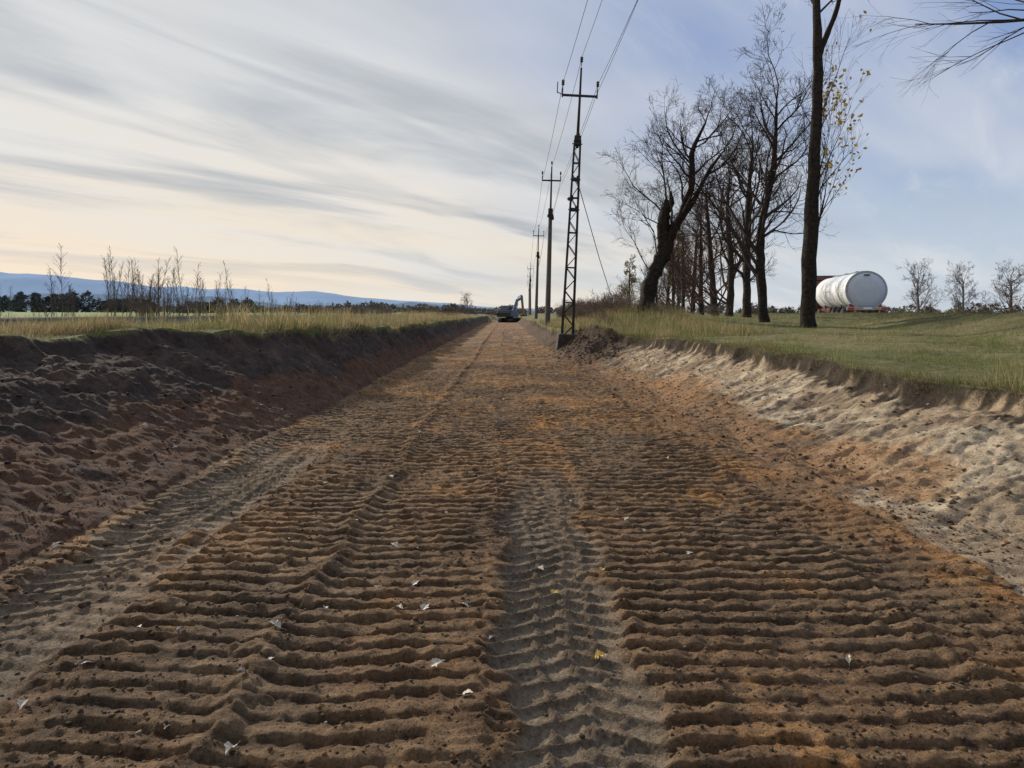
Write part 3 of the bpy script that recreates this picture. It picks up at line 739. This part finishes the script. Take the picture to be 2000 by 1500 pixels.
# ------------------------------------------------------------ utility poles
GP = 'utility poles in a row'
def insulator(parent, x, z0, h=.34):
    mb = MB(); mb.cyl((x, 0, z0), (x, 0, z0+h*.5), .018, n=6)
    zz = z0+h*.4
    for i in range(3): mb.tube([Vector((x, 0, zz+i*.07)), Vector((x, 0, zz+.03+i*.07)), Vector((x, 0, zz+.065+i*.07))], [.05, .065, .035], 10)
    mb.obj('insulator', m_cer, parent)
def lattice_pole(loc, lean, label):
    e = empty('utility_pole', loc, label, 'utility pole', GP, rot=(0, lean, 0))
    mb = MB(); H = 7.5; w0 = .21; w1 = .11
    def cw(z): return w0+(w1-w0)*z/H
    for sx in (-1, 1):
        for sy in (-1, 1):
            mb.tube([Vector((sx*w0, sy*w0*.8, -.1)), Vector((sx*w1, sy*w1*.8, H))], [.036, .030], 4)
    nb = 17
    for i in range(nb):
        z0 = H*i/nb; z1 = H*(i+1)/nb; a = cw(z0); b = cw(z1); s = 1 if i % 2 else -1
        for sy in (-1, 1):
            mb.tube([Vector((s*a, sy*a*.8, z0)), Vector((-s*b, sy*b*.8, z1))], [.014]*2, 4)
            mb.tube([Vector((sy*a, s*a*.8, z0)), Vector((sy*b, -s*b*.8, z1))], [.014]*2, 4)
        if i % 3 == 0:
            for sy in (-1, 1):
                mb.tube([Vector((-a, sy*a*.8, z0)), Vector((a, sy*a*.8, z0))], [.02]*2, 4)
                mb.tube([Vector((sy*a, -a*.8, z0)), Vector((sy*a, a*.8, z0))], [.02]*2, 4)
    mb.obj('lattice_mast', m_steel, e)
    mb = MB(); mb.tube([Vector((0, 0, 7.2)), Vector((0, 0, 8.6)), Vector((0, 0, 10.25))], [.062, .052, .038], 10)
    mb.obj('upper_tube', m_steel, e, smooth=True)
    for (x, z, s) in ((0, 7.35, .28), (.0, 6.0, .28), (-.16, 5.25, .18), (0, 4.85, .31)):
        mb = MB(); mb.box((x, 0, z), (s, s*.9, .11)); mb.box((x+.08, 0, z+.09), (s*.3, s*.6, .09)); mb.cyl((x-s*.7, 0, z), (x+s*.7, 0, z), .022, n=6)
        mb.obj('bracket', m_steel, e)
    mb = MB(); mb.box((0, 0, 7.55), (.25, .23, .20)); mb.cyl((0, 0, 7.6), (0, 0, 7.8), .09, .06)
    mb.obj('mast_collar', m_steel, e)
    mb = MB(); mb.box((0, .06, 9.2), (1.34, .07, .08)); mb.box((-.66, .06, 9.28), (.05, .05, .32)); mb.box((.66, .06, 9.28), (.05, .05, .32)); mb.box((-.86, .06, 9.48), (.035, .035, .42)); mb.tube([Vector((-.86, .06, 9.3)), Vector((-.62, .06, 9.2))], [.018]*2, 5)
    mb.obj('crossarm', m_steel, e)
    insulator(e, -.66, 9.42); insulator(e, .66, 9.42); insulator(e, 0, 10.3, .40)
    mb = MB(); mb.box((0, 0, -.20), (.82, .76, .66), taper=(.86, .86))
    mb.obj('footing', m_concd, e, bevel=.05)
    return e
p1 = lattice_pole((2.39, 27, hz(2.39, 27)+.12), .052, 'tall leaning lattice steel utility pole on an earth mound')
inv = (Matrix.Translation(p1.location) @ Matrix.Rotation(.052, 4, 'Y')).inverted()
a = inv @ Vector((2.78, 27, 6.6)); b = inv @ Vector((5.3, 33.5, hz(5.3, 33.5)))
mb = MB(); mb.tube([a, a.lerp(b, .5)+Vector((0, 0, -.12)), b], [.016]*3, 5); mb.obj('guy_wire', m_wire, p1)

def concrete_pole(loc, lean, label, group=GP, H=11.0):
    e = empty('utility_pole', loc, label, 'utility pole', group, rot=(0, lean, 0))
    mb = MB(); mb.tube([Vector((0, 0, -.2)), Vector((0, 0, 7.6))], [.19, .12], 8); mb.obj('concrete_post', m_conc, e)
    mb = MB(); mb.tube([Vector((0, 0, 7.2)), Vector((0, 0, 9)), Vector((0, 0, 10.6))], [.075, .06, .045], 8); mb.obj('upper_tube', m_steel, e)
    mb = MB(); mb.box((0, 0, 7.35), (.40, .36, .16)); mb.box((0, 0, 7.62), (.30, .28, .42)); mb.box((.06, 0, 7.2), (.34, .3, .20))
    mb.obj('mast_collar', m_steel, e)
    mb = MB(); mb.box((0, .06, 9.7), (1.25, .09, .09)); mb.box((-.6, .06, 9.83), (.06, .06, .35)); mb.box((.6, .06, 9.83), (.06, .06, .35))
    mb.obj('crossarm', m_steel, e)
    insulator(e, -.6, 9.95); insulator(e, .6, 9.95); insulator(e, 0, 10.6, .4)
    return e
p2 = concrete_pole((2.84, 47, hz(2.84, 47)-.1), .028, 'slender utility pole with concrete base beside the cutting')
p3 = concrete_pole((3.65, 82, hz(3.65, 82)-.1), .03, 'distant utility pole with crossarm and concrete base')
for (x, y) in ((5.5, 150), (6.6, 185), (7.8, 225)):
    copy_thing(p2, (x, y, hz(x, y)), 0, 1, 'far small utility pole with crossarm')

def wire(pts, label):
    mb = MB(); P = []
    for i in range(len(pts)-1):
        A = Vector(pts[i]); B = Vector(pts[i+1]); n = 14; sag = (B-A).length**2*.00045
        for k in range(n if i < len(pts)-2 else n+1):
            t = k/n; q = A.lerp(B, t); q.z -= sag*4*t*(1-t); P.append(q)
    mb.tube(P, [.007+.00006*max(0, p.y) for p in P], 5)
    o = mb.obj('power_line_wire', m_wire); o['label'] = label; o['category'] = 'wire'; o['group'] = 'overhead wires between the poles'
wl_ = 'thin overhead power wire strung between poles'
wire([(2.2, -12, 10.6), (2.24, 27, 10.4), (2.5, 47, 10.35), (3.35, 82, 10.7), (5.0, 150, 11.2), (7.2, 225, 11.2)], wl_)
wire([(2.9, -12, 11.5), (2.97, 27, 11.4), (3.15, 47, 11.3), (3.98, 82, 11.5), (5.7, 150, 12), (8, 225, 12)], wl_)
wire([(3.4, -12, 10.6), (3.56, 27, 10.3), (3.7, 47, 10.3), (4.6, 82, 10.7), (6.2, 150, 11.2), (8.6, 225, 11.2)], wl_)
wire([(3.2, -12, 10.9), (3.50, 27, 9.9), (3.66, 47, 9.9), (4.55, 82, 10.3), (6.15, 150, 10.8), (8.55, 225, 10.8)], wl_)

# ------------------------------------------------------------ tanker truck  (local +y forward)
T = empty('tanker_truck', (22.9, 45, .92), 'white cylindrical tanker trailer with red frame behind a dark red cab', 'truck', rot=(0, 0, -math.radians(12)))
cz = 2.14; R = 1.2
mb = MB(); P = []; RR = []
for (yy, r) in ((.0, R), (.04, R), (3, R), (6, R), (8.9, R), (9.1, R*.94), (9.3, R*.75), (9.38, .05)): P.append(Vector((0, yy, cz))); RR.append(r)
mb.tube(P, RR, 48, cap=False); mb.obj('tank', m_white, T, smooth=True)
mb = MB(); mb.tube([Vector((0, -.02, cz)), Vector((0, -.10, cz)), Vector((0, -.17, cz)), Vector((0, -.21, cz)), Vector((0, -.22, cz))], [R*.93, R*.88, R*.62, R*.30, .02], 48, cap=False)
mb.obj('tank_end', m_white_shaded, T, smooth=True)
mb = MB()
mb.tube([Vector((0, .06, cz)), Vector((0, .055, cz)), Vector((0, -.05, cz)), Vector((0, -.055, cz)), Vector((0, -.02, cz))], [R+.005, R+.035, R+.035, R*.92, R*.92], 48, cap=False)
for k in range(28):
    a_ = 2*math.pi*k/28; mb.cyl((math.cos(a_)*R*.975, -.05, cz+math.sin(a_)*R*.975), (math.cos(a_)*R*.975, -.08, cz+math.sin(a_)*R*.975), .03, n=6)
mb.obj('tank_rim', m_rim, T, smooth=False)
mb = MB()
for yy in (2.2, 4.5, 6.8): mb.tube([Vector((0, yy-.035, cz)), Vector((0, yy-.03, cz)), Vector((0, yy+.03, cz)), Vector((0, yy+.035, cz))], [R, R+.014, R+.014, R], 48, cap=False)
mb.obj('tank_band', m_white, T)
mb = MB(); mb.box((0, 4.2, cz+R+.03), (.4, 7.4, .04))
for yy in (1.5, 4.2, 6.8): mb.cyl((0, yy, cz+R-.05), (0, yy, cz+R+.09), .25, n=16)
mb.obj('top_walkway', m_rim, T)
mb = MB(); mb.box((-.42, 4.8, .92), (.12, 9.6, .28)); mb.box((.42, 4.8, .92), (.12, 9.6, .28))
for yy in (.2, 1.6, 3.0, 4.4, 8.0): mb.box((0, yy, .91), (1.0, .12, .2))
mb.box((0, .3, 1.10), (1.9, .25, .35)); mb.box((0, 2.8, 1.10), (1.7, .25, .35)); mb.box((0, 7.5, 1.10), (1.7, .25, .35))
mb.box((-1.12, 5.4, .95), (.06, 3.2, .22)); mb.box((1.12, 5.4, .95), (.06, 3.2, .22))
mb.obj('chassis', m_redt, T)
mb = MB(); mb.box((0, -.25, .98), (2.4, .14, .22)); mb.box((0, -.25, .62), (2.3, .08, .14)); mb.box((-.7, -.2, .82), (.08, .08, .3)); mb.box((.7, -.2, .82), (.08, .08, .3))
mb.obj('bumper', m_rim, T, bevel=.02)
for sx in (-1, 1):
    mb = MB(); mb.box((sx*.98, -.345, .98), (.34, .05, .15)); mb.obj('tail_light', m_lred, T, bevel=.01)
    mb = MB(); mb.box((sx*.62, -.34, .98), (.28, .04, .13)); mb.obj('marker_light', m_lor, T, bevel=.01)
mb = MB(); mb.box((0, -.34, 1.0), (.5, .02, .12)); mb.obj('licence_plate', m_white, T)
mb = MB(); mb.box((-.0, -.20, cz+R*.80), (.34, .02, .09)); mb.obj('warning_plate', m_dark, T)
def wheel(parent, x, y, r=.5, w=.38):
    mb = MB(); P = [Vector((x-w/2, y, r)), Vector((x-w/2+.03, y, r)), Vector((x+w/2-.03, y, r)), Vector((x+w/2, y, r))]
    mb.tube(P, [r*.9, r, r, r*.9], 28)
    o = mb.obj('wheel', m_rubber, parent)
    s = 1 if x > 0 else -1
    m2 = MB(); m2.tube([Vector((x+s*w/2*.9, y, r)), Vector((x+s*(w/2+.015), y, r)), Vector((x+s*(w/2-.05), y, r))], [r*.6, r*.57, r*.2], 20); m2.obj('rim', m_rim, o)
for yy in (1.0, 2.3, 3.6):
    for sx in (-1, 1): wheel(T, sx*1.02, yy)
for yy in (7.9, 11.6):
    for sx in (-1, 1): wheel(T, sx*1.02, yy)
for sx in (-1, 1):
    mb = MB()
    for yc in (1.0, 2.3, 3.6):
        pts = [Vector((sx*1.02, yc+.62*math.cos(a), .5+.62*math.sin(a))) for a in np.linspace(.3, math.pi-.3, 7)]
        for i in range(6):
            b = len(mb.v)
            for q in (pts[i], pts[i+1]): mb.v += [q-Vector((.21, 0, 0)), q+Vector((.21, 0, 0))]
            mb.f.append((b, b+1, b+3, b+2))
    mb.obj('mudguard', m_dark, T)
mb = MB(); mb.prism([(9.9, .9), (12.3, .6), (12.45, 1.6), (12.25, 2.7), (11.8, 3.15), (10.0, 3.2), (9.9, 2.0)], -1.22, 1.22)
mb.obj('cab', m_red, T, bevel=.06)
mb = MB(); mb.prism([(12.36, 1.75), (12.48, 1.7), (12.3, 2.65), (12.2, 2.65)], -1.05, 1.05); mb.prism([(10.6, 1.8), (11.95, 1.8), (11.85, 2.60), (10.6, 2.60)], -1.235, 1.235)
mb.obj('cab_window', m_glass, T)
mb = MB(); mb.prism([(10.0, 3.22), (11.6, 3.18), (11.3, 3.4), (10.0, 3.6)], -1.0, 1.0); mb.obj('roof_fairing', m_red, T, bevel=.05)
mb = MB(); mb.box((0, 9.8, .8), (.9, 5.0, .25)); mb.obj('tractor_frame', m_dark, T)

# ------------------------------------------------------------ excavator (local +y forward)
E = empty('excavator', (.95, 126, hz(.95, 126)-.02), 'tracked excavator with raised blue-grey boom digging in the cutting', 'excavator', rot=(0, 0, -math.radians(28)))
for sx in (-1, 1):
    mb = MB(); mb.prism([(-1.9, .35), (-1.75, .08), (-1.4, 0), (1.4, 0), (1.75, .08), (1.9, .35), (1.75, .68), (1.4, .8), (-1.4, .8), (-1.75, .68)], sx*1.05-.3, sx*1.05+.3)
    for i in range(18): mb.box((sx*1.05, -1.4+i*.165, .82), (.6, .05, .05))
    mb.obj('crawler_track', m_dark, E)
mb = MB(); mb.box((0, 0, .62), (1.5, 1.8, .45)); mb.cyl((0, 0, .8), (0, 0, 1.05), .7, n=20); mb.obj('undercarriage', m_dark, E)
mb = MB(); mb.box((.0, -.5, 1.45), (2.6, 2.9, .75)); mb.box((.65, -.3, 1.95), (1.2, 2.2, .35)); mb.obj('engine_housing', m_blue, E, bevel=.06)
mb = MB(); mb.prism([(-2.3, 1.0), (-1.95, 1.0), (-1.95, 2.15), (-2.2, 2.15), (-2.45, 1.7)], -1.3, 1.3); mb.obj('counterweight', m_dark, E, bevel=.05)
mb = MB(); mb.prism([(-.55, 1.1), (1.2, 1.1), (1.3, 2.0), (1.05, 2.95), (-.5, 3.0)], -1.28, -.35); c = mb.obj('cab', m_blue, E, bevel=.05)
mb = MB(); mb.prism([(-.4, 1.9), (1.2, 1.9), (1.0, 2.8), (-.4, 2.85)], -1.30, -.33); mb.prism([(1.25, 1.5), (1.33, 2.0), (1.1, 2.85), (1.0, 2.8)], -1.2, -.43); mb.obj('cab_window', m_glass, c)
mb = MB()
for i, (a, b, w) in enumerate((((.1, 1.0, 1.5), (.1, 2.7, 4.0), .28), ((.1, 2.65, 3.95), (.1, 4.7, 4.5), .26))):
    A = Vector(a); B = Vector(b); d = (B-A); ang = math.atan2(d.z, d.y)
    mb.box((A+B)/2, (.38, d.length+.15, w*1.7), rot=Matrix.Rotation(ang, 3, 'X'))
mb.obj('boom', m_blue, E, bevel=.04)
mb = MB(); A = Vector((.1, 4.5, 4.9)); B = Vector((.1, 5.3, 1.3)); d = B-A
mb.box((A+B)/2, (.32, d.length, .42), rot=Matrix.Rotation(math.atan2(d.z, d.y), 3, 'X')); mb.obj('stick', m_ora, E, bevel=.04)
mb = MB(); mb.cyl((-.15, 1.3, 1.3), (-.15, 2.6, 3.4), .07); mb.cyl((.35, 1.3, 1.3), (.35, 2.6, 3.4), .07); mb.cyl((.1, 2.9, 4.5), (.1, 4.5, 5.0), .08); mb.obj('hydraulic_cylinder', m_rim, E)
mb = MB(); mb.prism([(5.55, 1.45), (5.75, .8), (5.55, .25), (5.0, .05), (4.5, .3), (4.75, .45), (5.1, .55), (5.1, 1.4)], -.45, .65)
for i in range(5): mb.box((-.38+i*.24, 4.42, .28), (.08, .2, .06))
mb.obj('bucket', m_dark, E)

# ------------------------------------------------------------ distant hills and woods
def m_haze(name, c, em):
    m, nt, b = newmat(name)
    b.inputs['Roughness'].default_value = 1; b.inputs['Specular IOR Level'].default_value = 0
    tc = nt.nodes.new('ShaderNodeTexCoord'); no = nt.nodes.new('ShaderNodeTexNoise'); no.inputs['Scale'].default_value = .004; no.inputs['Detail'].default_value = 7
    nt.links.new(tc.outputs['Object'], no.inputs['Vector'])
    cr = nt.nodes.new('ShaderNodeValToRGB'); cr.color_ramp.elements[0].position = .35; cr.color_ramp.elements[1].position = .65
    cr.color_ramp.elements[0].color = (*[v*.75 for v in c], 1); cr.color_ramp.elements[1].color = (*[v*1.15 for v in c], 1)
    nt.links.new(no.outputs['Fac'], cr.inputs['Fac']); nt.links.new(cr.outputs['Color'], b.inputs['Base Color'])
    b.inputs['Emission Color'].default_value = (*em, 1); b.inputs['Emission Strength'].default_value = 1.0   # glow added to the hills, standing in for air light scattered by haze
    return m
def hills(name, D, prof, mat, label, seed):
    xs_ = np.linspace(prof[0][0], prof[-1][0], 220)
    hh = np.interp(xs_, [p[0] for p in prof], [p[1] for p in prof])
    hh = hh*(1+.10*(fbm(xs_/D*22, xs_*0, 4, seed)-.5)*2)+D*.0008*(fbm(xs_/D*90, xs_*0, 3, seed+3)-.5)
    rows = [(-.22, 0), (-.12, .35), (-.05, .8), (0, 1), (.1, .6), (.25, 0)]
    V = []
    for (dy, f) in rows:
        wob = (fbm(xs_/D*30+dy*40, xs_*0+dy*9, 3, seed+9)-.5)*.12*(0 < f < 1)
        V.append(np.stack([xs_*(1+dy*.3), np.full_like(xs_, D*(1+dy)), np.maximum(hh*(f+wob), -2)], 1))
    V = np.concatenate(V); o = np_mesh(name, V, grid_faces(220, len(rows)), mat)
    o['kind'] = 'structure'; o['label'] = label; o['category'] = 'hills'
D = 4300; kk = D/1389
pf = [(-1500, 600), (-300, 540), (0, 531), (50, 532), (130, 542), (220, 548), (300, 558), (400, 563), (450, 560), (540, 570), (640, 571), (700, 580), (780, 587), (880, 590), (920, 596), (980, 600), (1100, 605), (1400, 610), (2600, 611)]
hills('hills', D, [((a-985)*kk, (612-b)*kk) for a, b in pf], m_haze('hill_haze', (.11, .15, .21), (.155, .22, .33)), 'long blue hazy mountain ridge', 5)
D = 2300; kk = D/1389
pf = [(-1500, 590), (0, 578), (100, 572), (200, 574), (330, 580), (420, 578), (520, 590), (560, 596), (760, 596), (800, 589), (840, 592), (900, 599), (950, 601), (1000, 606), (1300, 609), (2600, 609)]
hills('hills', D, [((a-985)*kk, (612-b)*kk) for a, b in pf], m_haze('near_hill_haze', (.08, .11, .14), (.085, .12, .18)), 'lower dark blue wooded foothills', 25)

def wood(name, items, mat, label, per=220, ts=.7):
    V = []
    for (x, y, w, h) in items:
        n = per
        t = rng.random(n); a = rng.uniform(0, 6.28, n); rr = w*np.sqrt(rng.random(n))*(np.sin(np.pi*np.clip(t*.85+.12, 0, 1))**.7)
        c = np.stack([x+np.cos(a)*rr, y+np.sin(a)*rr, .6+t*h+rng.normal(0, .1, n)*h*.3+float(terrain(np.array([x]), np.array([y]))[0])-.6], 1)
        tri = c[:, None]+rng.normal(0, ts, (n, 3, 3)); V.append(tri.reshape(-1, 3))
    V = np.concatenate(V); o = np_mesh(name, V, np.arange(len(V)).reshape(-1, 3), mat, smooth=False)
    o['kind'] = 'stuff'; o['label'] = label; o['category'] = 'trees'
it = []
for i in range(46):
    u = rd.uniform(-985, -745) if rd.random() < .65 else rd.uniform(-760, -480)
    y = rd.uniform(270, 320); x = u*y/1389; h = rd.uniform(4.5, 8.5) if u < -800 else rd.uniform(3, 5.5)
    it.append((x, y, rd.uniform(2, 4), h))
wood('distant_pine_wood', it, m_wood, 'dark distant clump of pine trees beyond the field', 240, .55)
it = []
for i in range(110):
    u = rd.uniform(-720, 30); y = rd.uniform(220, 420); it.append((u*y/1389, y, rd.uniform(2, 6), rd.uniform(1.2, 3.6)))
for i in range(50):
    u = rd.uniform(60, 1000); y = rd.uniform(230, 400); it.append((u*y/1389, y, rd.uniform(2, 5), rd.uniform(1.0, 3.6)))
wood('distant_scrub', it, m_wood2, 'brown distant hedges and scrub on the plain', 130, .5)

# ------------------------------------------------------------ world
AZ = math.radians(42); EL = math.radians(25)
w = bpy.data.worlds.new('World'); scene.world = w; w.use_nodes = True
nt = w.node_tree; N = nt.nodes; Lk = nt.links
bg = N['Background']; bg.inputs['Strength'].default_value = .1
sky = N.new('ShaderNodeTexSky'); sky.sky_type = 'NISHITA'; sky.sun_disc = False
sky.sun_elevation = EL; sky.sun_rotation = -AZ
tc = N.new('ShaderNodeTexCoord'); sp = N.new('ShaderNodeSeparateXYZ'); Lk.new(tc.outputs['Generated'], sp.inputs[0])
def math_(op, a, b=None, c=None, clamp=False):
    n = N.new('ShaderNodeMath'); n.operation = op; n.use_clamp = clamp
    for i, v in enumerate((a, b, c)):
        if v is None: continue
        if isinstance(v, (int, float)): n.inputs[i].default_value = v
        else: Lk.new(v, n.inputs[i])
    return n.outputs[0]
def mapr(v, a, b, c=0, d=1):
    n = N.new('ShaderNodeMapRange'); n.interpolation_type = 'SMOOTHSTEP'; Lk.new(v, n.inputs['Value'])
    for k, q in zip(('From Min', 'From Max', 'To Min', 'To Max'), (a, b, c, d)): n.inputs[k].default_value = q
    return n.outputs[0]
def mix(f, a, b):
    n = N.new('ShaderNodeMix'); n.data_type = 'RGBA'
    if isinstance(f, (int, float)): n.inputs['Factor'].default_value = f
    else: Lk.new(f, n.inputs['Factor'])
    for s, v in ((6, a), (7, b)):
        if isinstance(v, tuple): n.inputs[s].default_value = (*[q*10 for q in v], 1)
        else: Lk.new(v, n.inputs[s])
    return n.outputs[2]
zc = math_('MAXIMUM', sp.outputs['Z'], 0.0)
den = math_('ADD', zc, .12)
px = math_('DIVIDE', sp.outputs['X'], den); py = math_('DIVIDE', sp.outputs['Y'], den)
HD = math.radians(50)      # heading of the cirrus bands on the cloud plane
ua = math_('ADD', math_('MULTIPLY', px, math.cos(HD)), math_('MULTIPLY', py, math.sin(HD)))
va = math_('SUBTRACT', math_('MULTIPLY', py, math.cos(HD)), math_('MULTIPLY', px, math.sin(HD)))
def cloud(su, sv, det, dist, rough=.5, off=0.0):
    cb_ = N.new('ShaderNodeCombineXYZ'); Lk.new(math_('MULTIPLY_ADD', ua, su, off), cb_.inputs[0]); Lk.new(math_('MULTIPLY_ADD', va, sv, off*.7), cb_.inputs[1])
    no = N.new('ShaderNodeTexNoise'); Lk.new(cb_.outputs[0], no.inputs['Vector']); no.inputs['Scale'].default_value = 1; no.inputs['Detail'].default_value = det
    no.inputs['Roughness'].default_value = rough; no.inputs['Distortion'].default_value = dist
    return no.outputs['Fac']
c1 = cloud(.42, 1.5, 5, .35, .48, 2.3)
c2 = cloud(.40, 1.15, 6, .5, .52, 8.1)
c3 = cloud(.5, .7, 3, .2, .5, 5.2)
c4 = cloud(1.1, 4.5, 7, .6, .6, 11.7)
ax_ = math_('DIVIDE', sp.outputs['X'], math_('ADD', math_('ABSOLUTE', sp.outputs['Y']), .25))
left = mapr(math_('ADD', ax_, math_('MULTIPLY', math_('SUBTRACT', c3, .5), .8)), .46, -.25)
blue = mix(mapr(sp.outputs['Z'], .0, .36), (.58, .66, .76), (.215, .325, .60))
blue = mix(.12, blue, sky.outputs['Color'])
veil = mix(mapr(sp.outputs['Z'], .0, .30), (.90, .78, .62), (.82, .80, .76))
veil = mix(mapr(sp.outputs['Z'], .22, .50), veil, (.62, .65, .68))
c_ = mix(math_('MULTIPLY', left, .94), blue, veil)
c_ = mix(math_('MULTIPLY', mapr(c1, .40, .68), .50), c_, (.78, .79, .80))
c_ = mix(math_('MULTIPLY', mapr(c4, .50, .78), .30), c_, (.80, .81, .81))
gmask = math_('MULTIPLY', mapr(c2, .48, .63), mapr(sp.outputs['Z'], .01, .10))
gm2 = math_('MULTIPLY', gmask, mapr(ax_, .50, .05, .08, .72))
gm2 = math_('MULTIPLY', gm2, mapr(c4, .25, .60, .55, 1.0))
c_ = mix(gm2, c_, (.38, .425, .48))
gm3 = math_('MULTIPLY', mapr(c1, .44, .32), mapr(ax_, .5, -.1, .1, .40))
c_ = mix(gm3, c_, (.48, .52, .57))
gl_ = math_('MULTIPLY', mapr(ax_, .05, -.70), mapr(sp.outputs['Z'], .20, .02))
c_ = mix(math_('MULTIPLY', gl_, .6), c_, (1.0, .82, .62))
Lk.new(c_, bg.inputs['Color'])

S = Vector((-math.sin(AZ)*math.cos(EL), math.cos(AZ)*math.cos(EL), math.sin(EL)))
ld = bpy.data.lights.new('sun', 'SUN'); ld.energy = 4.9; ld.angle = math.radians(1.0); ld.color = (1, .90, .76)
lo = bpy.data.objects.new('sun', ld); col.objects.link(lo); lo.rotation_euler = S.to_track_quat('Z', 'Y').to_euler()

# ------------------------------------------------------------ camera
cam = bpy.data.cameras.new('camera'); co = bpy.data.objects.new('camera', cam); col.objects.link(co)
co.location = (0, 0, 1.6); co.rotation_euler = (math.radians(90), 0, 0)
cam.sensor_width = 36; cam.lens = 25; cam.shift_x = .0075; cam.shift_y = -.069
cam.clip_start = .05; cam.clip_end = 20000
scene.camera = co
scene.view_settings.view_transform = 'Standard'; scene.view_settings.look = 'None'; scene.view_settings.exposure = 0
